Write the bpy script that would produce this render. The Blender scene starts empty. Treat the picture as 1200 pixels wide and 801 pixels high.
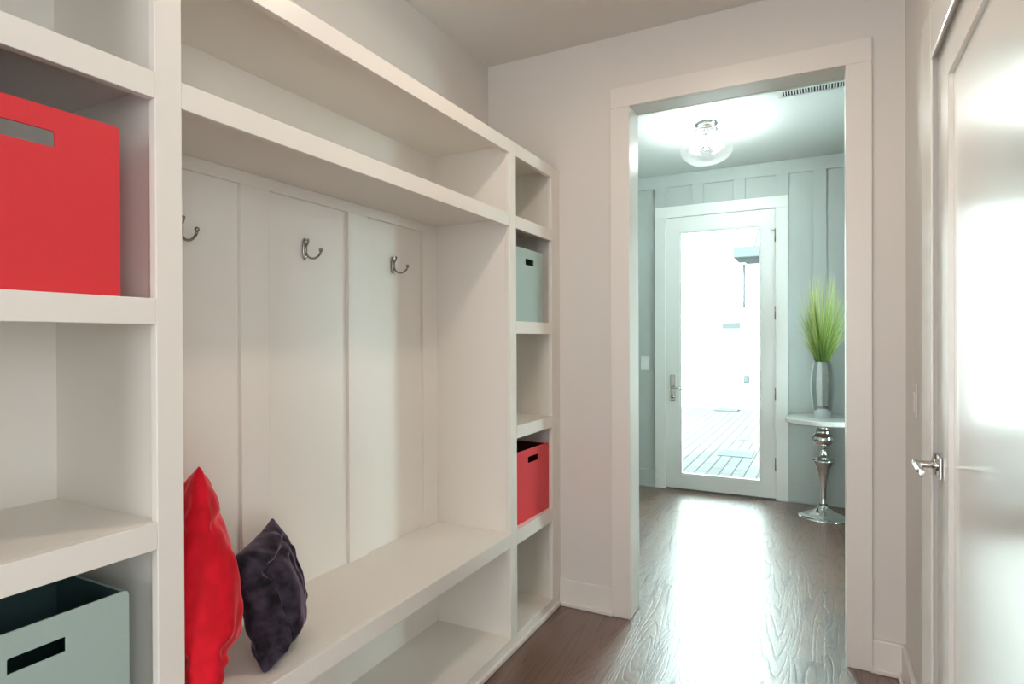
import bpy, bmesh, math, random
from mathutils import Vector, Matrix, noise

S = bpy.context.scene
COL = S.collection
R = math.radians

# ------------------------------------------------------------------ camera
cam_d = bpy.data.cameras.new('camera')
cam_d.sensor_fit = 'HORIZONTAL'
cam_d.sensor_width = 36.0
cam_d.lens = 703.95 / 1200 * 36
cam_d.clip_start = 0.02
cam = bpy.data.objects.new('camera', cam_d)
COL.objects.link(cam)
_yaw, _pit, _rol = R(27.4418), R(-0.2328), R(-0.2211)
_f = Vector((-math.sin(_yaw), math.cos(_yaw), 0))
_r = Vector((math.cos(_yaw), math.sin(_yaw), 0))
_u = Vector((0, 0, 1))
_f2 = _f * math.cos(_pit) + _u * math.sin(_pit)
_u2 = _u * math.cos(_pit) - _f * math.sin(_pit)
_r3 = _r * math.cos(_rol) + _u2 * math.sin(_rol)
_u3 = _u2 * math.cos(_rol) - _r * math.sin(_rol)
m = Matrix((_r3, _u3, -_f2)).transposed().to_4x4()
m.translation = (0, 0, 1.30)
cam.matrix_world = m
S.camera = cam

# ------------------------------------------------------------------ light, world, exposure
S.view_settings.view_transform = 'Standard'
S.view_settings.look = 'None'
S.view_settings.gamma = 1.0
S.view_settings.use_curve_mapping = False
S.view_settings.exposure = 0.30
S.cycles.max_bounces = 10
S.cycles.diffuse_bounces = 6
S.cycles.glossy_bounces = 5
S.cycles.transparent_max_bounces = 12
S.cycles.sample_clamp_indirect = 8.0
S.cycles.caustics_reflective = False
S.cycles.caustics_refractive = False

SKY = 27.0            # overcast-bright sky strength
SUN = 16.0
MUD_LAMP = 160.0     # radiance of the recessed downlight lens in the mudroom
FOYER_LAMP = 330.0   # radiance of the bulbs in the foyer globe
BACK_FILL = 78.0     # watts: fill light added behind the camera
SIDE_FILL = 60.0     # watts: second added fill light, to the right behind the camera

w = bpy.data.worlds.new('world')
S.world = w
w.use_nodes = True
nt = w.node_tree
bg = nt.nodes['Background']
bg.inputs['Color'].default_value = (0.80, 0.97, 0.98, 1)
bg.inputs['Strength'].default_value = SKY

sd = bpy.data.lights.new('sun', 'SUN')
sd.energy = SUN
sd.angle = R(2)
sd.color = (1.0, 0.98, 0.93)
so = bpy.data.objects.new('sun', sd)
COL.objects.link(so)
so.rotation_euler = Vector((0.35, 0.55, -0.76)).to_track_quat('-Z', 'Y').to_euler()

ad = bpy.data.lights.new('back_fill_light', 'AREA')
ad.shape = 'RECTANGLE'
ad.size, ad.size_y = 1.6, 2.4
ad.energy = BACK_FILL
ad.color = (0.95, 0.98, 1.0)
ao = bpy.data.objects.new('back_fill_light', ad)
COL.objects.link(ao)
ao.location = (-0.60, -3.60, 1.36)
ao.rotation_euler = Vector((0, 1, 0)).to_track_quat('-Z', 'Z').to_euler()


ad2 = bpy.data.lights.new('side_fill_light', 'AREA')
ad2.shape = 'RECTANGLE'
ad2.size, ad2.size_y = 2.2, 2.3
ad2.energy = SIDE_FILL
ad2.color = (0.89, 0.98, 1.0)
ao2 = bpy.data.objects.new('side_fill_light', ad2)
COL.objects.link(ao2)
ao2.location = (2.35, -1.0, 1.36)
ao2.rotation_euler = Vector((-1, 0.42, 0)).to_track_quat('-Z', 'Z').to_euler()


# ------------------------------------------------------------------ materials
def mat(name, color, rough=0.5, metal=0.0, bump=0.0, bscale=80.0, coat=0.0, var=0.0, spec=0.5, sheen=0.0):
    mm = bpy.data.materials.new(name)
    mm.use_nodes = True
    t = mm.node_tree
    b = t.nodes['Principled BSDF']
    b.inputs['Base Color'].default_value = (*color, 1)
    b.inputs['Roughness'].default_value = rough
    b.inputs['Metallic'].default_value = metal
    b.inputs['Specular IOR Level'].default_value = spec
    b.inputs['Coat Weight'].default_value = coat
    b.inputs['Coat Roughness'].default_value = 0.15
    if sheen:
        b.inputs['Sheen Weight'].default_value = sheen
        b.inputs['Sheen Roughness'].default_value = 0.35
    tc = t.nodes.new('ShaderNodeTexCoord')
    nz = t.nodes.new('ShaderNodeTexNoise')
    nz.inputs['Scale'].default_value = bscale
    nz.inputs['Detail'].default_value = 4
    t.links.new(tc.outputs['Object'], nz.inputs['Vector'])
    if bump:
        bp = t.nodes.new('ShaderNodeBump')
        bp.inputs['Strength'].default_value = bump
        bp.inputs['Distance'].default_value = 0.002
        t.links.new(nz.outputs['Fac'], bp.inputs['Height'])
        t.links.new(bp.outputs['Normal'], b.inputs['Normal'])
    mx = t.nodes.new('ShaderNodeMix')
    mx.data_type = 'RGBA'
    mx.inputs[6].default_value = tuple(c * (1 - var) for c in color) + (1,)
    mx.inputs[7].default_value = tuple(min(1, c * (1 + var)) for c in color) + (1,)
    t.links.new(nz.outputs['Fac'], mx.inputs[0])
    t.links.new(mx.outputs[2], b.inputs['Base Color'])
    return mm


def emit(name, color, strength):
    mm = bpy.data.materials.new(name)
    mm.use_nodes = True
    t = mm.node_tree
    t.nodes.remove(t.nodes['Principled BSDF'])
    e = t.nodes.new('ShaderNodeEmission')
    e.inputs['Color'].default_value = (*color, 1)
    e.inputs['Strength'].default_value = strength
    t.links.new(e.outputs[0], t.nodes['Material Output'].inputs['Surface'])
    return mm


def thin_glass(name, tint=(1, 1, 1), refl=1.0, rough=0.0, milk=0.0):
    """clear thin glass: see-through with a Fresnel reflection"""
    mm = bpy.data.materials.new(name)
    mm.use_nodes = True
    t = mm.node_tree
    t.nodes.remove(t.nodes['Principled BSDF'])
    tr = t.nodes.new('ShaderNodeBsdfTransparent')
    tr.inputs['Color'].default_value = (*tint, 1)
    gl = t.nodes.new('ShaderNodeBsdfGlossy')
    gl.inputs['Roughness'].default_value = rough
    fr = t.nodes.new('ShaderNodeFresnel')
    fr.inputs['IOR'].default_value = 1.45
    ml = t.nodes.new('ShaderNodeMath')
    ml.operation = 'MINIMUM'
    ml.inputs[1].default_value = refl
    mx = t.nodes.new('ShaderNodeMixShader')
    t.links.new(fr.outputs[0], ml.inputs[0])
    t.links.new(ml.outputs[0], mx.inputs[0])
    if milk:
        tl = t.nodes.new('ShaderNodeBsdfTranslucent')
        m2 = t.nodes.new('ShaderNodeMixShader')
        m2.inputs[0].default_value = milk
        t.links.new(tr.outputs[0], m2.inputs[1])
        t.links.new(tl.outputs[0], m2.inputs[2])
        tr = m2
    t.links.new(tr.outputs[0], mx.inputs[1])
    t.links.new(gl.outputs[0], mx.inputs[2])
    t.links.new(mx.outputs[0], t.nodes['Material Output'].inputs['Surface'])
    return mm


def wood_floor():
    mm = bpy.data.materials.new('stained_oak_planks')
    mm.use_nodes = True
    t = mm.node_tree
    L = t.links.new
    N = t.nodes.new
    b = t.nodes['Principled BSDF']
    tc = N('ShaderNodeTexCoord')
    mp = N('ShaderNodeMapping')
    mp.inputs['Rotation'].default_value = (0, 0, R(90))
    L(tc.outputs['Object'], mp.inputs['Vector'])
    br = N('ShaderNodeTexBrick')
    br.offset = 0.37
    br.offset_frequency = 2
    br.inputs['Color1'].default_value = (0, 0, 0, 1)
    br.inputs['Color2'].default_value = (1, 1, 1, 1)
    br.inputs['Mortar'].default_value = (0.5, 0.5, 0.5, 1)
    br.inputs['Scale'].default_value = 1.0
    br.inputs['Mortar Size'].default_value = 0.0012
    br.inputs['Mortar Smooth'].default_value = 0.1
    br.inputs['Bias'].default_value = 0.0
    br.inputs['Brick Width'].default_value = 1.35
    br.inputs['Row Height'].default_value = 0.127
    L(mp.outputs[0], br.inputs['Vector'])
    # per-plank shift of the grain
    sc = N('ShaderNodeVectorMath')
    sc.operation = 'MULTIPLY'
    sc.inputs[1].default_value = (7.3, 11.9, 0)
    L(br.outputs['Color'], sc.inputs[0])
    ad_ = N('ShaderNodeVectorMath')
    ad_.operation = 'ADD'
    L(tc.outputs['Object'], ad_.inputs[0])
    L(sc.outputs[0], ad_.inputs[1])
    st = N('ShaderNodeVectorMath')
    st.operation = 'MULTIPLY'
    st.inputs[1].default_value = (1.0, 0.10, 1.0)
    L(ad_.outputs[0], st.inputs[0])
    # cathedral figure: contour lines of a stretched noise
    n1 = N('ShaderNodeTexNoise')
    n1.inputs['Scale'].default_value = 6.5
    n1.inputs['Detail'].default_value = 1.5
    n1.inputs['Distortion'].default_value = 0.25
    L(st.outputs[0], n1.inputs['Vector'])
    mu = N('ShaderNodeMath')
    mu.operation = 'MULTIPLY'
    mu.inputs[1].default_value = 22.0
    L(n1.outputs['Fac'], mu.inputs[0])
    fr = N('ShaderNodeMath')
    fr.operation = 'FRACT'
    L(mu.outputs[0], fr.inputs[0])
    ring = N('ShaderNodeValToRGB')
    ring.color_ramp.elements[0].position = 0.0
    ring.color_ramp.elements[0].color = (0, 0, 0, 1)
    ring.color_ramp.elements[1].position = 0.30
    ring.color_ramp.elements[1].color = (1, 1, 1, 1)
    e = ring.color_ramp.elements.new(0.92)
    e.color = (1, 1, 1, 1)
    e = ring.color_ramp.elements.new(1.0)
    e.color = (0, 0, 0, 1)
    L(fr.outputs[0], ring.inputs[0])
    # fine pores
    st2 = N('ShaderNodeVectorMath')
    st2.operation = 'MULTIPLY'
    st2.inputs[1].default_value = (230, 6, 1)
    L(ad_.outputs[0], st2.inputs[0])
    n2 = N('ShaderNodeTexNoise')
    n2.inputs['Scale'].default_value = 1.0
    n2.inputs['Detail'].default_value = 3
    L(st2.outputs[0], n2.inputs['Vector'])
    # colours
    c1 = N('ShaderNodeMix')
    c1.data_type = 'RGBA'
    c1.inputs[6].default_value = (0.088, 0.029, 0.009, 1)
    c1.inputs[7].default_value = (0.145, 0.052, 0.019, 1)
    L(br.outputs['Color'], c1.inputs[0])
    c2 = N('ShaderNodeMix')
    c2.data_type = 'RGBA'
    c2.blend_type = 'MULTIPLY'
    c2.inputs[0].default_value = 0.34
    L(c1.outputs[2], c2.inputs[6])
    L(ring.outputs[0], c2.inputs[7])
    c3 = N('ShaderNodeMix')
    c3.data_type = 'RGBA'
    c3.blend_type = 'OVERLAY'
    c3.inputs[0].default_value = 0.5
    L(c2.outputs[2], c3.inputs[6])
    L(n2.outputs['Fac'], c3.inputs[7])
    c4 = N('ShaderNodeMix')
    c4.data_type = 'RGBA'
    c4.inputs[7].default_value = (0.012, 0.006, 0.004, 1)
    L(br.outputs['Fac'], c4.inputs[0])
    L(c3.outputs[2], c4.inputs[6])
    L(c4.outputs[2], b.inputs['Base Color'])
    # gloss and relief
    rr = N('ShaderNodeMapRange')
    rr.inputs['To Min'].default_value = 0.62
    rr.inputs['To Max'].default_value = 0.48
    L(ring.outputs[0], rr.inputs['Value'])
    L(rr.outputs[0], b.inputs['Roughness'])
    hm = N('ShaderNodeMath')
    hm.operation = 'MULTIPLY_ADD'
    hm.inputs[1].default_value = 0.7
    L(n2.outputs['Fac'], hm.inputs[0])
    L(ring.outputs[0], hm.inputs[2])
    hs = N('ShaderNodeMath')
    hs.operation = 'SUBTRACT'
    L(hm.outputs[0], hs.inputs[0])
    L(br.outputs['Fac'], hs.inputs[1])
    bp = N('ShaderNodeBump')
    bp.inputs['Strength'].default_value = 0.3
    bp.inputs['Distance'].default_value = 0.0012
    L(hs.outputs[0], bp.inputs['Height'])
    L(bp.outputs[0], b.inputs['Normal'])
    b.inputs['Specular IOR Level'].default_value = 1.0
    b.inputs['IOR'].default_value = 1.6
    b.inputs['Coat Weight'].default_value = 1.0
    b.inputs['Coat IOR'].default_value = 1.45
    b.inputs['Coat Roughness'].default_value = 0.27
    bc = N('ShaderNodeBump')
    bc.inputs['Strength'].default_value = 0.34
    bc.inputs['Distance'].default_value = 0.0008
    L(hs.outputs[0], bc.inputs['Height'])
    L(bc.outputs[0], b.inputs['Coat Normal'])
    return mm


def paver_mat():
    mm = bpy.data.materials.new('patio_pavers')
    mm.use_nodes = True
    t = mm.node_tree
    L = t.links.new
    b = t.nodes['Principled BSDF']
    tc = t.nodes.new('ShaderNodeTexCoord')
    mp = t.nodes.new('ShaderNodeMapping')
    mp.inputs['Rotation'].default_value = (0, 0, R(90))
    L(tc.outputs['Object'], mp.inputs['Vector'])
    br = t.nodes.new('ShaderNodeTexBrick')
    br.inputs['Color1'].default_value = (0.052, 0.050, 0.050, 1)
    br.inputs['Color2'].default_value = (0.045, 0.044, 0.044, 1)
    br.inputs['Mortar'].default_value = (0.018, 0.018, 0.018, 1)
    br.inputs['Scale'].default_value = 1
    br.inputs['Mortar Size'].default_value = 0.006
    br.inputs['Brick Width'].default_value = 0.46
    br.inputs['Row Height'].default_value = 0.115
    L(mp.outputs[0], br.inputs['Vector'])
    L(br.outputs['Color'], b.inputs['Base Color'])
    b.inputs['Roughness'].default_value = 0.9
    b.inputs['Specular IOR Level'].default_value = 0.0
    return mm


def velvet(name, c_dark, c_light, sheen_tint, bs=0.6):
    mm = mat(name, c_dark, rough=0.75, bump=bs, bscale=26, spec=0.25, sheen=1.0)
    t = mm.node_tree
    b = t.nodes['Principled BSDF']
    b.inputs['Sheen Tint'].default_value = (*sheen_tint, 1)
    for n in t.nodes:
        if n.type == 'MIX':
            n.inputs[6].default_value = (*c_dark, 1)
            n.inputs[7].default_value = (*c_light, 1)
        if n.type == 'BUMP':
            n.inputs['Distance'].default_value = 0.004
    nz = next(n for n in t.nodes if n.type == 'TEX_NOISE')
    mx = next(n for n in t.nodes if n.type == 'MIX')
    nz.inputs['Detail'].default_value = 7
    mr = t.nodes.new('ShaderNodeMapRange')
    mr.inputs['From Min'].default_value = 0.38
    mr.inputs['From Max'].default_value = 0.68
    t.links.new(nz.outputs['Fac'], mr.inputs['Value'])
    t.links.new(mr.outputs[0], mx.inputs[0])
    return mm


M = {}
M['wall'] = mat('warm_white_wall_paint', (0.70, 0.665, 0.63), rough=0.55, bump=0.08, bscale=220)
M['ceiling'] = mat('flat_white_ceiling_paint', (0.74, 0.71, 0.68), rough=0.8, bump=0.05, bscale=200)
M['trim'] = mat('semigloss_trim_paint', (0.77, 0.735, 0.695), rough=0.32, bump=0.03, bscale=120)
M['cab'] = mat('satin_cabinet_paint', (0.80, 0.765, 0.715), rough=0.36, bump=0.03, bscale=120)
M['door'] = mat('semigloss_door_paint', (0.80, 0.79, 0.75), rough=0.24, bump=0.02, bscale=60, spec=0.7)
M['door'].node_tree.nodes['Principled BSDF'].inputs['Coat Weight'].default_value = 0.7
M['rwall'] = mat('eggshell_side_wall_paint', (0.70, 0.67, 0.63), rough=0.38, bump=0.05, bscale=200)
M['entry_wall'] = mat('grey_panel_paint', (0.46, 0.52, 0.505), rough=0.5, bump=0.04, bscale=160)
M['entry_trim'] = mat('white_entry_trim_paint', (0.80, 0.84, 0.82), rough=0.35, bump=0.02, bscale=100)
M['foyer_ceiling'] = mat('foyer_ceiling_paint', (0.76, 0.80, 0.78), rough=0.75, bump=0.04, bscale=160)
M['floor'] = wood_floor()
M['pavers'] = paver_mat()
M['plain_grey'] = mat('plain_grey_paint', (0.045, 0.047, 0.048), rough=0.6, spec=0.0)
M['stucco'] = mat('white_exterior_paint', (0.86, 0.87, 0.86), rough=0.8, bump=0.1, bscale=60)
M['grey_metal'] = mat('grey_painted_metal', (0.040, 0.043, 0.044), rough=0.6, spec=0.0)
M['red'] = mat('red_coated_board', (0.68, 0.026, 0.038), rough=0.42, bump=0.15, bscale=300, var=0.04)
M['teal'] = mat('pale_teal_coated_board', (0.36, 0.47, 0.44), rough=0.42, bump=0.15, bscale=300, var=0.03)
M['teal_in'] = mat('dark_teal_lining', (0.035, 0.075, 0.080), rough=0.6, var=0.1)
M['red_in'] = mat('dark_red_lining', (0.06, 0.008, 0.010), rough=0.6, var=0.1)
M['nickel'] = mat('brushed_nickel', (0.62, 0.60, 0.57), rough=0.22, metal=1.0, bump=0.02, bscale=400)
M['hook'] = mat('aged_pewter', (0.33, 0.32, 0.30), rough=0.25, metal=1.0, bump=0.05, bscale=300)
M['chrome'] = mat('polished_silver', (0.88, 0.90, 0.90), rough=0.13, metal=1.0)
M['silver_glass'] = mat('mercury_glass', (0.80, 0.85, 0.88), rough=0.10, metal=1.0, var=0.12, bscale=20)
M['stone'] = mat('pale_stone_top', (0.80, 0.84, 0.82), rough=0.12, var=0.06, bscale=30)
M['plastic'] = mat('white_plastic', (0.80, 0.82, 0.80), rough=0.35)
M['dark'] = mat('dark_gap', (0.02, 0.022, 0.024), rough=0.7)
M['weather'] = mat('grey_weatherstrip', (0.10, 0.11, 0.11), rough=0.6)
M['bulb'] = emit('lit_bulb', (0.92, 1.0, 0.96), FOYER_LAMP)
M['globe'] = emit('lit_downlight_lens', (1.0, 0.84, 0.69), MUD_LAMP)
M['glass'] = thin_glass('clear_globe_glass', refl=0.22, milk=0.012)
M['pane'] = thin_glass('door_pane_glass', tint=(0.93, 0.98, 0.97))
M['velvet_red'] = velvet('red_velvet', (0.52, 0.0010, 0.010), (0.68, 0.003, 0.020), (1.0, 0.20, 0.22))
M['velvet_purple'] = velvet('purple_crushed_velvet', (0.004, 0.003, 0.006), (0.055, 0.040, 0.064), (0.60, 0.46, 0.66), 1.0)


M['velvet_purple'].node_tree.nodes['Principled BSDF'].inputs['Sheen Weight'].default_value = 0.55


# ------------------------------------------------------------------ helpers
def box(bm, x0, x1, y0, y1, z0, z1):
    if x0 > x1: x0, x1 = x1, x0
    if y0 > y1: y0, y1 = y1, y0
    if z0 > z1: z0, z1 = z1, z0
    v = [bm.verts.new(p) for p in ((x0, y0, z0), (x1, y0, z0), (x1, y1, z0), (x0, y1, z0),
                                   (x0, y0, z1), (x1, y0, z1), (x1, y1, z1), (x0, y1, z1))]
    for f in ((0, 3, 2, 1), (4, 5, 6, 7), (0, 1, 5, 4), (1, 2, 6, 5), (2, 3, 7, 6), (3, 0, 4, 7)):
        bm.faces.new([v[i] for i in f])


def lathe(bm, prof, c=(0, 0), seg=48, close_top=True, close_bot=True):
    rings = []
    for r_, z in prof:
        rings.append([bm.verts.new((c[0] + r_ * math.cos(2 * math.pi * k / seg),
                                    c[1] + r_ * math.sin(2 * math.pi * k / seg), z)) for k in range(seg)])
    for a, b in zip(rings, rings[1:]):
        for k in range(seg):
            bm.faces.new((a[k], a[(k + 1) % seg], b[(k + 1) % seg], b[k]))
    if close_bot: bm.faces.new(rings[0][::-1])
    if close_top: bm.faces.new(rings[-1])


def tube(bm, pts, rad, seg=12):
    pts = [Vector(p) for p in pts]
    n = len(pts)
    rads = rad if isinstance(rad, (list, tuple)) else [rad] * n
    rings = []
    side = None
    for i, p in enumerate(pts):
        d = (pts[min(i + 1, n - 1)] - pts[max(i - 1, 0)]).normalized()
        if side is None:
            side = d.cross(Vector((0, 0, 1)) if abs(d.z) < 0.9 else Vector((1, 0, 0))).normalized()
        side = (side - d * side.dot(d)).normalized()
        up = d.cross(side)
        rings.append([bm.verts.new(p + rads[i] * (side * math.cos(2 * math.pi * k / seg) + up * math.sin(2 * math.pi * k / seg)))
                      for k in range(seg)])
    for a, b in zip(rings, rings[1:]):
        for k in range(seg):
            bm.faces.new((a[k], a[(k + 1) % seg], b[(k + 1) % seg], b[k]))
    bm.faces.new(rings[0][::-1])
    bm.faces.new(rings[-1])


def ball(bm, c, r_, seg=16):
    mt = Matrix.Translation(c) @ Matrix.Diagonal((*(r_ if isinstance(r_, tuple) else (r_, r_, r_)), 1))
    bmesh.ops.create_uvsphere(bm, u_segments=seg, v_segments=seg // 2 + 2, radius=1.0, matrix=mt)


def obj(name, bm, material, parent=None, bevel=0.0, smooth=False):
    bmesh.ops.recalc_face_normals(bm, faces=bm.faces)
    me = bpy.data.meshes.new(name)
    bm.to_mesh(me)
    bm.free()
    for mt in (material if isinstance(material, list) else [material]):
        me.materials.append(mt)
    if smooth:
        for p in me.polygons: p.use_smooth = True
    o = bpy.data.objects.new(name, me)
    COL.objects.link(o)
    if parent: o.parent = parent
    if bevel:
        bv = o.modifiers.new('bevel', 'BEVEL')
        bv.width = bevel
        bv.segments = 2
        bv.limit_method = 'ANGLE'
        bv.angle_limit = R(50)
    return o


def boxes(name, lst, material, parent=None, bevel=0.0):
    bm = bmesh.new()
    for b in lst: box(bm, *b)
    return obj(name, bm, material, parent, bevel)


def struct(o, label=None, cat='room'):
    o['kind'] = 'structure'
    if label:
        o['label'] = label
        o['category'] = cat
    return o


def empty(name, loc=(0, 0, 0), rz=0.0):
    o = bpy.data.objects.new(name, None)
    COL.objects.link(o)
    o.location = loc
    o.rotation_euler = (0, 0, rz)
    o.empty_display_size = 0.05
    return o


def tag(o, label, cat, group=None):
    o['label'] = label
    o['category'] = cat
    if group: o['group'] = group
    return o


def rel(parent, lst):
    """boxes given in world coordinates, made local to an unrotated parent"""
    x, y, z = parent.location
    return [(a - x, b - x, c - y, d - y, e - z, f - z) for a, b, c, d, e, f in lst]


# ------------------------------------------------------------------ key planes
XL, XR = -1.555, 0.278          # side walls of the mudroom
YB, YF = -4.20, 2.735           # back wall and the wall with the opening
YF2 = 2.845                     # its foyer face
YE = 5.275                      # entry wall of the foyer (panel face)
FXL, FXR = -2.35, 1.35          # foyer side walls
YS, XK = 0.65, 2.60             # the mudroom's right wall starts at YS; behind it the space is widened to XK for the side fill light
ZC = 2.72                       # ceilings
OX0, OX1, OZ = -0.815, 0.095, 2.395   # rough opening
DY0, DY1, DZ = 1.18, 2.104, 2.109     # side door opening
XD = XR + 0.0125                # face of the side door slab

# ------------------------------------------------------------------ structure
struct(boxes('floor', [(FXL - .1, FXR + .1, YS, YE + .12, -0.12, 0.0), (FXL - .1, XK + .1, YB - .1, YS, -0.12, 0.0)], M['floor']),
       'dark stained oak plank floor running from the mudroom into the foyer', 'floor')
struct(boxes('ceiling', [(XL - .1, XR + .12, YS, YF + .001, ZC, ZC + .15), (XL - .1, XK + .1, YB - .1, YS, ZC, ZC + .15)], M['ceiling']),
       'plain white ceiling over the mudroom', 'ceiling')
struct(boxes('ceiling_foyer', [(FXL - .1, FXR + .1, YF + .001, YE + .12, ZC, ZC + .15)], M['foyer_ceiling']),
       'bright white foyer ceiling around the glass globe light', 'ceiling')
struct(boxes('wall_left', [(XL - .1, XL, YB - .1, YF, 0, ZC)], M['wall']),
       'warm white side wall above the built-in lockers', 'wall')
struct(boxes('wall_back', [(XL, XK, YB - .1, YB, 0, ZC), (XK, XK + .1, YB - .1, YS, 0, ZC), (XR + .12, XK + .1, YS, YS + .1, 0, ZC)], M['wall']),
       'warm white mudroom wall behind the camera', 'wall')
struct(boxes('wall_right', [(XR, XR + .12, YS, DY0, 0, ZC), (XR, XR + .12, DY1, YF, 0, ZC),
                            (XR, XR + .12, DY0, DY1, DZ, ZC), (XR + .055, XR + .12, DY0, DY1, 0, DZ)], M['rwall']),
       'warm white side wall holding the panelled door', 'wall')
struct(boxes('wall_front', [(FXL - .1, OX0, YF, YF2, 0, ZC), (OX1, FXR + .1, YF, YF2, 0, ZC), (OX0, OX1, YF, YF2, OZ, ZC)], M['wall']),
       'warm white end wall with the cased opening to the foyer', 'wall')
struct(boxes('wall_foyer_left', [(FXL - .1, FXL, YF2, YE + .12, 0, ZC)], M['entry_wall']), 'grey foyer side wall left of the opening', 'wall')
WY0, WY1, WZ0, WZ1 = 3.70, 4.30, 0.60, 2.20
struct(boxes('wall_foyer_right', [(FXR, FXR + .1, YF2, WY0, 0, ZC), (FXR, FXR + .1, WY1, YE + .12, 0, ZC),
                                  (FXR, FXR + .1, WY0, WY1, 0, WZ0), (FXR, FXR + .1, WY0, WY1, WZ1, ZC)], M['entry_wall']), 'grey foyer side wall beyond the silver table', 'wall')
EX0, EX1, EZ = -1.232, -0.335, 2.356
struct(boxes('wall_entry', [(FXL, EX0, YE, YE + .12, 0, ZC), (EX1, FXR, YE, YE + .12, 0, ZC), (EX0, EX1, YE, YE + .12, EZ, ZC)], M['entry_wall']),
       'grey board and batten wall around the glass entry door', 'wall')

w1 = empty('added_window_1', (FXR, 0, 0))  # unseen window, added to bring more daylight into the foyer
struct(w1, 'unseen foyer side window added to let in more daylight', 'window')
boxes('window_frame', [(-.02, .1, WY0, WY0 + .05, WZ0, WZ1), (-.02, .1, WY1 - .05, WY1, WZ0, WZ1), (-.02, .1, WY0 + .05, WY1 - .05, WZ0, WZ0 + .05),
                       (-.02, .1, WY0 + .05, WY1 - .05, WZ1 - .05, WZ1), (.03, .07, 3.985, 4.015, WZ0 + .05, WZ1 - .05)], M['entry_trim'], w1, .002)
boxes('glass_pane', [(.048, .052, WY0 + .045, WY1 - .045, WZ0 + .045, WZ1 - .045)], M['pane'], w1)

# board and batten on the entry wall
bl = []
top = (2.612, ZC)
cs = [-2.30, -1.942, -1.604, -1.2665, -0.948, -0.616, -0.295, -0.028, 0.30, 0.62, 0.94, 1.26]
for c in cs:
    z0 = 0.15
    if EX0 - .1 < c + .02 and c - .02 < EX1 + .1: z0 = 2.44
    bl.append((c - .046, c + .046, YE - .020, YE, z0, 2.612))
bl.append((FXL, FXR, YE - .020, YE, 2.612, ZC))
struct(boxes('trim_3', bl, M['entry_wall'], bevel=.0015), 'grey vertical battens and top board on the entry wall', 'trim')
struct(boxes('baseboard_entry', [(FXL, -1.315, YE - .016, YE, 0, .15), (-0.2525, FXR, YE - .016, YE, 0, .15),
                                 (FXL, -1.315, YE - .028, YE - .016, 0, .018), (-0.2525, FXR, YE - .028, YE - .016, 0, .018)],
             M['entry_wall'], bevel=.002), 'grey baseboard along the entry wall', 'baseboard')

# cased opening
struct(boxes('trim_1', [
    (-0.888, -0.796, YF - .020, YF, 0, 2.377), (0.077, 0.167, YF - .020, YF, 0, 2.377), (-0.888, 0.167, YF - .021, YF, 2.377, 2.470),
    (-0.888, -0.796, YF2, YF2 + .02, 0, 2.377), (0.077, 0.167, YF2, YF2 + .02, 0, 2.377), (-0.888, 0.167, YF2, YF2 + .021, 2.377, 2.470),
    (OX0, -0.796, YF, YF2, 0, 2.377), (0.077, OX1, YF, YF2, 0, 2.377), (OX0, OX1, YF, YF2, 2.377, OZ)], M['trim'], bevel=.0025),
    'warm white flat casing around the opening to the foyer', 'trim')
# baseboards of the mudroom
struct(boxes('baseboard_front', [(-1.155, -0.888, YF - .015, YF, 0, .130), (0.167, XR, YF - .015, YF, 0, .125),
                                 (-1.150, -0.880, YF - .030, YF - .015, 0, .020), (0.160, XR - .015, YF - .030, YF - .015, 0, .020)],
             M['trim'], bevel=.004), 'white baseboard with shoe moulding beside the foyer opening', 'baseboard')
struct(boxes('baseboard_right', [(XR - .016, XR, 2.267, YF - .015, 0, .130), (XR - .030, XR - .016, 2.267, YF - .03, 0, .020),
                                 (XR - .016, XR, YS, DY0 - .152, 0, .130)],
             M['trim'], bevel=.004), 'white baseboard on the side wall by the panelled door', 'baseboard')

# ------------------------------------------------------------------ door_1 : the glass entry door
d1 = empty('door_1', (0, YE, 0))
struct(d1, 'white entry door with one tall clear glass pane', 'door')
boxes('door_casing', rel(d1, [(-1.315, -1.224, YE - .026, YE, 0, 2.350), (-0.343, -0.2525, YE - .026, YE, 0, 2.350),
                              (-1.315, -0.2525, YE - .027, YE, 2.350, 2.443)]), M['entry_trim'], d1, .002)
boxes('door_jamb', rel(d1, [(EX0, -1.2285, YE, YE + .11, 0, EZ), (-0.3385, EX1, YE, YE + .11, 0, EZ), (EX0, EX1, YE, YE + .11, 2.3525, EZ)]), M['weather'], d1)
sl = boxes('door_slab', rel(d1, [(-1.221, -1.106, YE - .008, YE + .037, .012, 2.346), (-0.450, -0.346, YE - .008, YE + .037, .012, 2.346),
                                 (-1.106, -0.450, YE - .008, YE + .037, .012, .130), (-1.106, -0.450, YE - .008, YE + .037, 2.220, 2.346)]), M['entry_trim'], d1)
boxes('glazing_bead', rel(d1, [(-1.106, -1.092, YE - .002, YE + .031, .130, 2.220), (-0.464, -0.450, YE - .002, YE + .031, .130, 2.220),
                               (-1.092, -0.464, YE - .002, YE + .031, .130, .144), (-1.092, -0.464, YE - .002, YE + .031, 2.206, 2.220)]), M['entry_trim'], sl, .003)
boxes('glass_pane', rel(d1, [(-1.095, -0.461, YE + .012, YE + .016, .141, 2.209)]), M['pane'], sl)
boxes('threshold', rel(d1, [(EX0 + .004, EX1 - .004, YE - .012, YE + .12, 0, .009)]), M['weather'], d1, .002)
for z in (2.132, 1.506, 0.853, 0.287):
    bm = bmesh.new()
    bmesh.ops.create_cone(bm, cap_ends=True, segments=14, radius1=.0075, radius2=.0075, depth=.095, matrix=Matrix.Translation((-0.3445, -.012, z)))
    ball(bm, (-0.3445, -.012, z + .05), .006, 10)
    ball(bm, (-0.3445, -.012, z - .05), .006, 10)
    obj('hinge', bm, M['hook'], d1, smooth=True)
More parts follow.
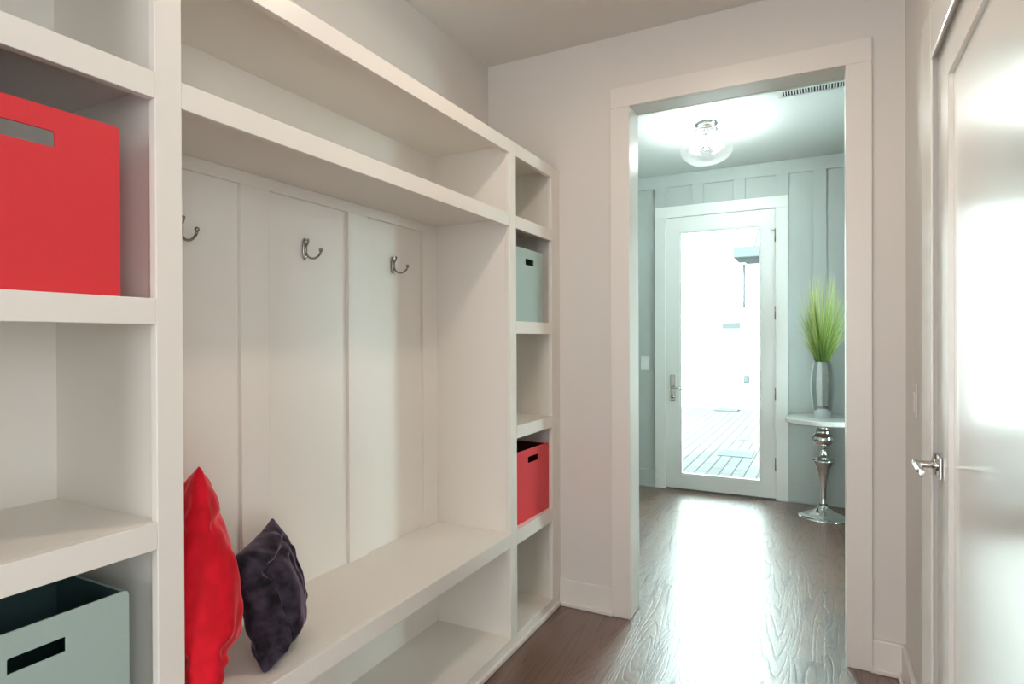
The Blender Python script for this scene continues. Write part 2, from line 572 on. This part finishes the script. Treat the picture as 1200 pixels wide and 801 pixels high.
# closer bracket at the top hinge
boxes('closer_bracket', rel(d1, [(-0.385, -0.345, YE - .016, YE - .008, 2.168, 2.178)]), M['hook'], d1)
h = empty('door_handle', (0, 0, 0))
h.parent = d1
bm = bmesh.new()
box(bm, -1.184, -1.142, -.018, -.008, .76, .99)
obj('back_plate', bm, M['nickel'], h, .009)
bm = bmesh.new()
tube(bm, [(-1.163, -.016, .885), (-1.163, -.060, .885), (-1.150, -.068, .885), (-1.12, -.070, .882), (-1.045, -.066, .868)], [.010, .010, .010, .009, .007])
obj('lever', bm, M['nickel'], h, smooth=True)
bm = bmesh.new()
tube(bm, [(-1.163, -.016, .80), (-1.163, -.026, .80)], .014)
obj('lock_turn', bm, M['nickel'], h, smooth=True)
bm = bmesh.new()
tube(bm, [(-1.163, .040, .885), (-1.163, .085, .885), (-1.150, .092, .885), (-1.12, .094, .882), (-1.045, .090, .866)], [.010, .010, .010, .009, .007])
obj('outer_lever', bm, M['nickel'], h, smooth=True)

# ------------------------------------------------------------------ door_2 : panelled door in the side wall
struct(boxes('trim_2', [(XR - .006, XR, DY1 - .022, 2.265, 0, DZ + .14), (XR - .006, XR, DY0 - .15, DY0 + .01, 0, DZ + .14),
                        (XR - .006, XR, DY0 + .01, DY1 - .022, DZ - .012, DZ + .14)], M['door'], bevel=.002),
       'glossy white casing around the panelled side door', 'trim')
d2 = empty('door_2', (XD, 0, 0))
struct(d2, 'glossy white panelled door in the side wall with nickel lever', 'door')
P0, P1, PZ0, PZ1 = DY0 + .16, 1.931, .24, 1.993
sl = boxes('door_slab', [(0, .035, DY0 + .003, P0, .008, DZ - .003), (0, .035, P1, DY1 - .003, .008, DZ - .003),
                         (0, .035, P0, P1, .008, PZ0), (0, .035, P0, P1, PZ1, DZ - .003)], M['door'], d2)
boxes('door_panel', [(.0115, .024, P0, P1, PZ0, PZ1)], M['door'], sl)
# lever set
h = empty('door_handle', (0, 2.052, .938))
h.parent = d2
boxes('rose', [(-.009, 0, -.034, .034, -.032, .032)], M['nickel'], h, .003)
bm = bmesh.new()
tube(bm, [(-.008, 0, .004), (-.014, 0, .004)], .017)
tube(bm, [(-.012, 0, .004), (-.066, 0, .004)], .0105)
obj('spindle', bm, M['nickel'], h, .001, smooth=True)
bm = bmesh.new()
tube(bm, [(-.058, .014, .004), (-.058, -.035, .003), (-.058, -.125, .001), (-.058, -.128, .001)], [.0095, .0098, .0098, .0085], 16)
obj('lever', bm, M['nickel'], h, .001, smooth=True)

# light switches
def switch(name, x, y, z, axis, label, rot=0):
    s = empty(name, (x, y, z), rot)
    cp = boxes('cover_plate', [(-.036, .036, -.006, 0, -.058, .058)], M['plastic'] if axis else M['rwall'], s, .003)
    boxes('rocker', [(-.016, .016, -.010, -.005, -.033, .033)], M['plastic'] if axis else M['rwall'], cp, .002)
    return tag(s, label, 'light switch')
switch('light_switch', -1.409, YE, 1.087, True, 'white light switch on the grey wall left of the glass door')
switch('light_switch', XR, 2.44, 1.085, False, 'painted switch plate on the side wall beside the panelled door', R(-90))

# ------------------------------------------------------------------ built-in lockers
XFc = -1.155      # front of the face frame
T = 0.020
lk = empty('mudroom_locker', (0, 0, 0))
tag(lk, 'white built-in mudroom locker with bench, hook panel and cubbies along the side wall', 'built-in cabinet')
XBK = -1.540
ZT = 2.130
stiles = [(0.280, 0.335), (0.720, 0.775), (2.207, 2.266), (2.640, 2.720)]
for a, b in stiles:
    boxes('stile', [(XFc - T, XFc, a, b, 0.0, ZT)], M['cab'], lk, .0015)
def rails(y0, y1, zs):
    for a, b in zs:
        boxes('rail', [(XFc - T, XFc, y0, y1, a, b)], M['cab'], lk, .0015)
rails(.335, .720, [(2.075, ZT), (1.772, 1.824), (1.332, 1.383), (.893, .946), (.434, .490), (0, .056)])
rails(.775, 2.207, [(2.075, ZT), (1.770, 1.824), (.436, .492), (0, .056)])
rails(2.266, 2.640, [(2.075, ZT), (1.771, 1.824), (1.325, 1.378), (.880, .934), (.430, .492), (0, .056)])
# carcass
for a, b in [(.29, .325), (.730, .765), (2.215, 2.258), (2.650, 2.685)]:
    boxes('side_panel', [(XBK, XFc - T, a, b, 0.0, ZT - .005)], M['cab'], lk)
def shelf(y0, y1, z, t=.022, name='shelf', x1=None):
    boxes(name, [(XBK, (XFc - T) if x1 is None else x1, y0, y1, z - t, z)], M['cab'], lk, .001)
for z in (1.824, 1.383, .946, .490): shelf(.325, .730, z)
for z in (1.824, 1.378, .934, .492): shelf(2.258, 2.650, z)
shelf(.765, 2.215, 1.824)
shelf(.765, 2.215, .492, .030, 'bench_seat')
shelf(.290, 2.685, ZT, .022, 'top_panel')
for a, b in [(.325, .730), (.765, 2.215), (2.258, 2.650)]:
    shelf(a, b, .054, .022, 'floor_panel')
bpn = boxes('back_panel', [(XL + .002, XBK, .290, 2.685, 0, ZT)], M['cab'], lk)
# board and batten behind the hooks
bt = [(XBK, XBK + .015, a, b, .492, 1.764) for a, b in [(.765, .855), (1.205, 1.307), (1.656, 1.760), (2.114, 2.215)]]
bt.append((XBK, XBK + .015, .765, 2.215, 1.764, 1.802))
boxes('batten_panel', bt, M['cab'], bpn, .0015)
boxes('back_rail', [(XBK, XBK + .015, .765, 2.215, .054, .182)], M['cab'], bpn, .0015)
boxes('filler_strip', [(XFc - T - .01, XFc - T, 2.685, YF, 0, ZT), (XFc - T, XFc - .0005, 2.720, YF, 0, ZT)], M['cab'], lk)
boxes('shoe_molding', [(XFc, XFc + .014, .28, YF - .030, 0, .024)], M['trim'], lk, .005)

# ------------------------------------------------------------------ coat hooks
def hook_proto(name, loc, label):
    t = empty(name, loc)
    bm = bmesh.new()           # tall oval plate on the panel (local +x points into the room)
    ball(bm, (.002, 0, 0), (.005, .0105, .037), 20)
    hp = obj('back_plate', bm, M['hook'], t, smooth=True)
    for z in (.024, -.024):
        bm = bmesh.new()
        ball(bm, (.0065, 0, z), (.002, .004, .004), 10)
        obj('screw', bm, M['chrome'], hp, smooth=True)
    bm = bmesh.new()           # short upper prong
    tube(bm, [(.004, 0, .010), (.012, 0, .014), (.017, 0, .021), (.018, 0, .027)], [.0045, .004, .0035, .0035], 10)
    ball(bm, (.018, 0, .029), .005, 12)
    obj('upper_prong', bm, M['hook'], t, smooth=True)
    bm = bmesh.new()           # long lower prong: down and out, then up
    pts = []
    for k in range(13):
        a = R(180 + 165 * k / 12)
        pts.append((.041 + .034 * math.cos(a), 0, -.006 + .028 * math.sin(a)))
    pts = [(.004, 0, .012), (.0068, 0, .004)] + pts
    tube(bm, pts, [.0048] * 3 + [.0036] * (len(pts) - 3), 10)
    e = pts[-1]
    ball(bm, (e[0], 0, e[2] + .005), .0066, 14)
    obj('lower_prong', bm, M['hook'], t, smooth=True)
    return tag(t, label, 'coat hook', 'coat hooks on the locker back panel')

def copy_tree(o, parent=None):
    c = o.copy()
    COL.objects.link(c)
    c.parent = parent
    for ch in [q for q in bpy.data.objects if q.parent == o]:
        copy_tree(ch, c)
    return c
hk = hook_proto('coat_hook', (XBK + .0032, 1.460, 1.604), 'pewter double coat hook at the middle of the three panels')
for y, lb in ((1.022, 'pewter coat hook half hidden by the locker post above the red pillow'),
              (1.922, 'pewter coat hook on the panel nearest the right-hand cubbies')):
    c = copy_tree(hk)
    c.location = (XBK + .0032, y, 1.601)
    c['label'] = lb

# ------------------------------------------------------------------ storage bins
def bin_box(name, c, wdt, hgt, dep, mo, mi, label, rz=0.0, slot=(.085, .028, .040)):
    """front face at local x = 0 facing +x, box reaches to -dep; width along y; slot = width, height, distance below the rim"""
    t = empty(name, c, rz)
    th = .004
    def panel(bm, slotted):
        hw = wdt / 2
        rc = .010
        outer = []
        outer += [(-hw, 0), (hw, 0)]
        for k in range(5):
            a = R(90 * k / 4)
            outer.append((hw - rc + rc * math.cos(a), hgt - rc + rc * math.sin(a)))
        for k in range(5):
            a = R(90 + 90 * k / 4)
            outer.append((-hw + rc + rc * math.cos(a), hgt - rc + rc * math.sin(a)))
        if not slotted:
            f = bm.faces.new([bm.verts.new((0, y, z)) for y, z in outer])
            faces = [f]
        else:
            sw, sh, sd_ = slot
            zc = hgt - sd_ - sh / 2
            ir = .003
            inner = [(-sw / 2, zc - sh / 2), (sw / 2, zc - sh / 2)]
            for k in range(5):
                a = R(90 * k / 4)
                inner.append((sw / 2 - ir + ir * math.cos(a), zc + sh / 2 - ir + ir * math.sin(a)))
            for k in range(5):
                a = R(90 + 90 * k / 4)
                inner.append((-sw / 2 + ir + ir * math.cos(a), zc + sh / 2 - ir + ir * math.sin(a)))
            vo = [bm.verts.new((0, y, z)) for y, z in outer]
            vi = [bm.verts.new((0, y, z)) for y, z in inner]
            n = len(vo)
            faces = [bm.faces.new((vo[k], vo[(k + 1) % n], vi[(k + 1) % n], vi[k])) for k in range(n)]
        r_ = bmesh.ops.extrude_face_region(bm, geom=faces)
        vs = [g for g in r_['geom'] if isinstance(g, bmesh.types.BMVert)]
        bmesh.ops.translate(bm, verts=vs, vec=(-th, 0, 0))
    bm = bmesh.new()
    panel(bm, True)
    obj('front_panel', bm, mo, t, .0008)
    bm = bmesh.new()
    panel(bm, False)
    bmesh.ops.translate(bm, verts=bm.verts, vec=(-dep + th, 0, 0))
    box(bm, -dep + th, -th, -wdt / 2, -wdt / 2 + th, 0, hgt - .004)
    box(bm, -dep + th, -th, wdt / 2 - th, wdt / 2, 0, hgt - .004)
    box(bm, -dep + th, -th, -wdt / 2 + th, wdt / 2 - th, 0, th)
    obj('box_body', bm, mo, t)
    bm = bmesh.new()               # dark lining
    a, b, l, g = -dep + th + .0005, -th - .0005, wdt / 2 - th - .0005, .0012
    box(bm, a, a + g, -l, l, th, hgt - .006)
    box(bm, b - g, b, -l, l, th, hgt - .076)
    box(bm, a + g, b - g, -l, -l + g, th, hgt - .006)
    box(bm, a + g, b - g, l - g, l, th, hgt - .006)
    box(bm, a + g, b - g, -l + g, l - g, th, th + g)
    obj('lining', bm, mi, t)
    return tag(t, label, 'storage bin', 'storage bins in the locker cubbies')
bin_box('storage_bin', (-1.170, .512, 1.3835), .300, .316, .26, M['red'], M['red_in'],
        'large bright red storage bin in the upper cubby nearest the camera', 0, (.085, .027, .040))
bin_box('storage_bin', (-1.172, .525, .4905), .300, .338, .25, M['teal'], M['teal_in'],
        'pale teal open storage bin in the lower cubby nearest the camera', 0, (.085, .026, .042))
bin_box('storage_bin', (-1.170, 2.429, 1.3785), .278, .322, .25, M['teal'], M['teal_in'],
        'grey green storage bin in the far column of small cubbies', 0, (.085, .028, .042))
bin_box('storage_bin', (-1.178, 2.474, .4925), .322, .315, .25, M['red'], M['red_in'],
        'red storage bin in the far cubby just above bench level', R(-2), (.100, .028, .035))

# ------------------------------------------------------------------ pillows
def pillow(name, sx, sz, th, material, seed, loc, yaw, lean, roll, label, wr=.010, pinch=.10, creases=(), sag=0.0, droop=0.0, blunt=0.0, back=1.0):
    """square cushion: local x = width, local z = height, local y = thickness; stands on its lower edge"""
    n = 72
    bm = bmesh.new()
    def pos(i, j, s):
        u, v = -1 + 2 * i / n, -1 + 2 * j / n
        x = sx * u * (1 - pinch * (1 - v * v) * abs(u) ** 1.5)
        z = sz * v * (1 - pinch * (1 - u * u) * abs(v) ** 1.5)
        k = ((1 - u * u) * (1 - v * v))
        y = (s if s < 0 else back) * th * (1 - sag * v) * (k ** .42 if k > 0 else 0)
        q = Vector((x * 9 + seed, z * 9, s * 3 + seed))
        amp = wr * min(1, k * 6 + .1)
        y += s * amp * (noise.noise(q) + .5 * noise.noise(q * 2.3))
        # ridges that run out to the corners
        y += s * wr * .5 * math.sin((abs(u) - abs(v)) * 16 + 3 * noise.noise(q * .5)) * (abs(u * v)) * min(1, k * 8)
        for (ua, va, ub, vb, cw, cd) in creases:      # folds pressed into (or raised from) the cloth
            dx, dz = ub - ua, vb - va
            tt = max(0, min(1, ((u - ua) * dx + (v - va) * dz) / (dx * dx + dz * dz)))
            dd = math.hypot(u - ua - tt * dx, v - va - tt * dz) + .02 * noise.noise(q)
            y -= s * (1 if s < 0 else back ** 2) * cd * math.exp(-(dd / cw) ** 2) * min(1, k * 7)
        if droop:
            z -= sz * droop * ((1 - u) / 2) ** 2.5 * ((1 + v) / 2) ** 2.5
        if blunt:
            y *= 1 + blunt * max(0, -v) ** 3
        x += wr * .35 * noise.noise(q + Vector((11, 3, 5)))
        z += wr * .35 * noise.noise(q + Vector((1, 13, 5)))
        return (x, y, z)
    for s in (1, -1):
        g = [[bm.verts.new(pos(i, j, s)) for j in range(n + 1)] for i in range(n + 1)]
        for i in range(n):
            for j in range(n):
                f = (g[i][j], g[i + 1][j], g[i + 1][j + 1], g[i][j + 1])
                bm.faces.new(f if s < 0 else f[::-1])
    # weld the seam
    bmesh.ops.remove_doubles(bm, verts=[v for v in bm.verts if len(v.link_faces) < 4], dist=.006)
    mt = Matrix.Rotation(yaw, 4, 'Z') @ Matrix.Rotation(lean, 4, 'X') @ Matrix.Rotation(roll, 4, 'Y')
    bmesh.ops.transform(bm, matrix=mt, verts=bm.verts)
    lo = min(v.co.z for v in bm.verts)
    bmesh.ops.translate(bm, verts=bm.verts, vec=(0, 0, -lo))
    o = obj(name, bm, material, smooth=True)
    ss = o.modifiers.new('smooth', 'SUBSURF')
    ss.levels = 1
    ss.render_levels = 2
    o.location = loc
    return tag(o, label, 'pillow')
pillow('throw_pillow', .225, .248, .080, M['velvet_red'], 3.1, (-1.330, .922, .492), math.atan2(-.52, .85), R(1), R(-7),
       'bright red velvet pillow standing against the locker post on the bench', .008, .12,
       [(1.0, -.55, .1, -.95, .07, .016), (.95, -.75, .3, -1.0, .05, .012), (.9, .45, -.4, .62, .06, .010), (.7, .1, .4, -.6, .12, -.010), (.85, -.1, .9, -.5, .14, -.010)], .40, .34)
pillow('throw_pillow', .132, .152, .078, M['velvet_purple'], 8.7, (-1.294, 1.100, .492), 2.10, R(-12), R(-3),
       'dark purple crushed velvet pillow beside the red one on the bench', .010, .08,
       [(-.86, .45, -.80, -.8, .10, -.020), (-.58, .50, -.50, -.75, .14, .022), (-.9, .52, .5, .70, .07, .014), (.2, .4, .5, -.8, .08, .010),
        (-.7, .62, .2, .92, .10, -.010), (.55, .5, .75, -.5, .06, -.008)], .12, 0.0, .30, .46)

# ------------------------------------------------------------------ mudroom ceiling lamp (its light falls on the lockers)
ml = empty('ceiling_downlight', (-.46, 1.60, ZC))
tag(ml, 'round recessed downlight in the mudroom ceiling', 'ceiling light')
bm = bmesh.new()
lathe(bm, [(.072, -.002), (.074, -.010), (.095, -.006), (.098, 0)], close_top=False, close_bot=False)
obj('trim_ring', bm, M['plastic'], ml, smooth=True)
bm = bmesh.new()
lathe(bm, [(.071, -.0045), (.071, -.0025)])
obj('lens', bm, M['globe'], ml)

# ------------------------------------------------------------------ foyer globe light
fl = empty('ceiling_light', (-.690, 4.13, ZC))
tag(fl, 'clear glass globe light with chrome collar on the foyer ceiling', 'ceiling light')
bm = bmesh.new()
lathe(bm, [(.074, 0), (.076, -.008), (.066, -.016), (.050, -.020), (.050, -.030)], close_top=True)
obj('canopy', bm, M['chrome'], fl, smooth=True)
bm = bmesh.new()
lathe(bm, [(.058, -.028), (.076, -.032), (.078, -.042), (.070, -.048)], close_top=False, close_bot=False)
obj('collar', bm, M['chrome'], fl, smooth=True)
bm = bmesh.new()
pr = [(.072, -.046), (.100, -.052)]
for k in range(1, 25):
    a = R(62 - 152 * k / 24)
    pr.append((max(.002, .172 * math.cos(a)), -.158 + .112 * math.sin(a)))
lathe(bm, pr, seg=64, close_top=True, close_bot=False)
obj('glass_globe', bm, M['glass'], fl, smooth=True)
bm = bmesh.new()
tube(bm, [(0, 0, -.035), (0, 0, -.165)], .007)
ball(bm, (0, 0, -.165), .014, 14)
for s in (1, -1):
    tube(bm, [(0, 0, -.150), (s * .035, s * .010, -.150)], .010)
st_ = obj('stem', bm, M['chrome'], fl, smooth=True)
for s in (1, -1):
    bm = bmesh.new()
    ball(bm, (s * .066, s * .018, -.150), (.034, .026, .026), 18)
    b_ = obj('bulb', bm, M['bulb'], st_, smooth=True)

# ceiling vent
v = empty('ceiling_vent', (0, 3.825, ZC))
tag(v, 'white slotted air vent in the foyer ceiling', 'air vent')
vx0, vx1 = -.240, .150
boxes('frame', [(vx0, vx1, -.062, -.042, -.008, 0), (vx0, vx1, .042, .062, -.008, 0), (vx0, vx0 + .022, -.042, .042, -.008, 0), (vx1 - .022, vx1, -.042, .042, -.008, 0)], M['plastic'], v, .002)
boxes('duct_opening', [(vx0 + .022, vx1 - .022, -.042, .042, -.002, -.0005)], M['dark'], v)
bm = bmesh.new()
nsl = 24
for k in range(nsl):
    x = vx0 + .026 + (vx1 - vx0 - .052) * k / (nsl - 1)
    box(bm, x - .0028, x + .0028, -.042, .042, -.007, -.002)
obj('louvres', bm, M['plastic'], v)

# ------------------------------------------------------------------ silver pedestal table with vase and grass
tx, ty = -.005, 4.905
t = empty('pedestal_table', (tx, ty, 0))
tag(t, 'round pale-topped table on a polished silver turned pedestal', 'side table')
bm = bmesh.new()
lathe(bm, [(.245, .690), (.250, .694), (.250, .721), (.246, .725)], seg=72)
obj('table_top', bm, M['stone'], t, smooth=False)
bm = bmesh.new()
lathe(bm, [(.166, 0), (.168, .006), (.166, .011), (.120, .024), (.075, .044), (.046, .066), (.034, .082), (.031, .092)], seg=56)
obj('base', bm, M['chrome'], t, smooth=True)
bm = bmesh.new()
lathe(bm, [(.030, .092), (.021, .110), (.0195, .150), (.021, .210), (.026, .270), (.036, .325), (.052, .370), (.070, .402), (.076, .413), (.074, .421),
           (.055, .432), (.036, .450), (.026, .470), (.0235, .495), (.026, .512), (.046, .522), (.066, .540), (.076, .563), (.076, .580), (.066, .604), (.050, .617),
           (.052, .624), (.052, .634), (.040, .642), (.045, .670), (.070, .690)], seg=56)
obj('column', bm, M['chrome'], t, smooth=True)

vx, vy = tx - .006, ty
vs = empty('vase', (vx, vy, .7255))
tag(vs, 'tall silvery glass vase on the round pedestal table', 'vase')
bm = bmesh.new()
prof = [(.050, 0), (.055, .004), (.058, .03), (.066, .09), (.074, .16), (.079, .22), (.078, .27), (.072, .33), (.064, .37), (.059, .395), (.061, .405), (.057, .405), (.054, .395), (.060, .36), (.066, .31)]
lathe(bm, prof, seg=12, close_top=False)
obj('vase_body', bm, M['silver_glass'], vs, .0)
bm = bmesh.new()
lathe(bm, [(.004, .300), (.064, .301), (.064, .302)], seg=24)
obj('filler', bm, M['dark'], vs)

def grass_mat():
    mm = bpy.data.materials.new('grass_blade')
    mm.use_nodes = True
    t_ = mm.node_tree
    b = t_.nodes['Principled BSDF']
    at = t_.nodes.new('ShaderNodeVertexColor')
    at.layer_name = 'blade'
    rp = t_.nodes.new('ShaderNodeValToRGB')
    rp.color_ramp.elements[0].color = (0.06, 0.15, 0.022, 1)
    rp.color_ramp.elements[1].color = (0.84, 0.88, 0.58, 1)
    e = rp.color_ramp.elements.new(.35)
    e.color = (0.30, 0.44, 0.09, 1)
    e = rp.color_ramp.elements.new(.65)
    e.color = (0.60, 0.70, 0.27, 1)
    t_.links.new(at.outputs['Color'], rp.inputs[0])
    t_.links.new(rp.outputs[0], b.inputs['Base Color'])
    b.inputs['Roughness'].default_value = .5
    return mm
gr = empty('grass_arrangement', (vx, vy, 1.128))
tag(gr, 'spray of yellow green ornamental grass standing in the silver vase', 'plant')
rng = random.Random(5)
bm = bmesh.new()
lay = bm.loops.layers.color.new('blade')
for k in range(640):
    a = rng.uniform(0, 2 * math.pi)
    rad0 = .044 * math.sqrt(rng.random())
    q_ = rng.random()
    L_ = .20 + .46 * q_
    sp = rng.uniform(.25, 1.0) ** .7 * (.175 - .115 * max(0, q_ - .5) / .5)
    wd = rng.uniform(.0016, .0032)
    hue = rng.uniform(-.18, .18)
    d = Vector((math.cos(a), math.sin(a), 0))
    sd_ = Vector((-math.sin(a), math.cos(a), 0)).lerp(Vector((rng.uniform(-1, 1), rng.uniform(-1, 1), 0)), .5).normalized()
    rows = []
    nseg = 7
    s0 = .09 / (L_ + .09)
    for i in range(nseg + 1):
        s = i / nseg
        out = rad0 + sp * max(0, (s - s0) / (1 - s0)) ** 1.1
        z = -.09 + (L_ + .09) * s - .05 * (sp / .2) * s ** 3
        p = d * out + Vector((0, 0, z))
        ww = wd * (1 - .9 * s ** 2)
        rows.append((bm.verts.new(p - sd_ * ww), bm.verts.new(p + sd_ * ww), s))
    for (a0, b0, s0), (a1, b1, s1) in zip(rows, rows[1:]):
        f = bm.faces.new((a0, b0, b1, a1))
        for lp, s in zip(f.loops, (s0, s0, s1, s1)):
            c = max(0, min(1, s * .95 + hue))
            lp[lay] = (c, c, c, 1)
o = obj('grass_blades', bm, grass_mat(), gr)
o['kind'] = 'stuff'

# ------------------------------------------------------------------ outside the entry door
struct(boxes('patio_ground', [(-9, 8, YE + .12, 12.2, -.20, -.03)], M['pavers']), 'sunlit grey paver patio outside the entry door', 'patio')
struct(boxes('wall_exterior', [(-9, 8, 12.0, 12.3, -.1, 5.2)], M['stucco']), 'sunlit white house wall across the patio', 'wall')
cn = empty('door_canopy', (-1.02, 12.0, 2.72))
tag(cn, 'grey flat steel canopy with tie rod on the white house across the patio', 'canopy')
boxes('canopy_slab', [(-.40, 1.3, -.85, 0, 0, .19)], M['grey_metal'], cn, .01)
boxes('soffit_trim', [(-.25, 1.3, -.70, -.05, -.035, 0)], M['grey_metal'], cn)
bm = bmesh.new()
tube(bm, [(-.05, -.75, .19), (.02, 0, .85)], .022)
obj('tie_rod', bm, M['grey_metal'], cn, smooth=True)
bm = bmesh.new()
tube(bm, [(-.30, -.06, -.035), (-.30, -.06, -.85)], .02)
obj('shadow_line', bm, M['plain_grey'], cn, smooth=True)  # thin grey tube in place of a bracket's shadow line under the canopy
pl = boxes('address_plaque', [(-1.72, -1.39, 11.96, 12.0, 1.485, 1.605)], M['grey_metal'], None, .004)
tag(pl, 'small blank grey plaque on the white house wall across the patio', 'plaque')
oc = empty('wall_outlet', (-1.285, 12.0, .545))
tag(oc, 'small grey outdoor outlet low on the white house wall', 'outlet')
boxes('cover', [(-.055, .055, -.03, 0, -.075, .075)], M['grey_metal'], oc, .006)
boxes('flap', [(-.035, .035, -.042, -.03, -.05, .05)], M['plain_grey'], oc, .004)
mt_ = boxes('door_mat', [(-1.80, -1.40, 11.55, 11.95, -.03, -.005)], M['grey_metal'], None, .004)
tag(mt_, 'grey door mat at the foot of the white house wall', 'door mat')
for nm, bx, lb in (('patio_drain', (-1.08, -.72, 7.15, 7.60, -.03, -.024), 'grey drain cover in the patio nearest the entry door'),
                   ('patio_drain', (-1.0, -.70, 8.35, 8.65, -.03, -.024), 'second grey drain cover in the patio farther from the entry door')):
    o = boxes(nm, [bx], M['grey_metal'])
    tag(o, lb, 'drain cover')
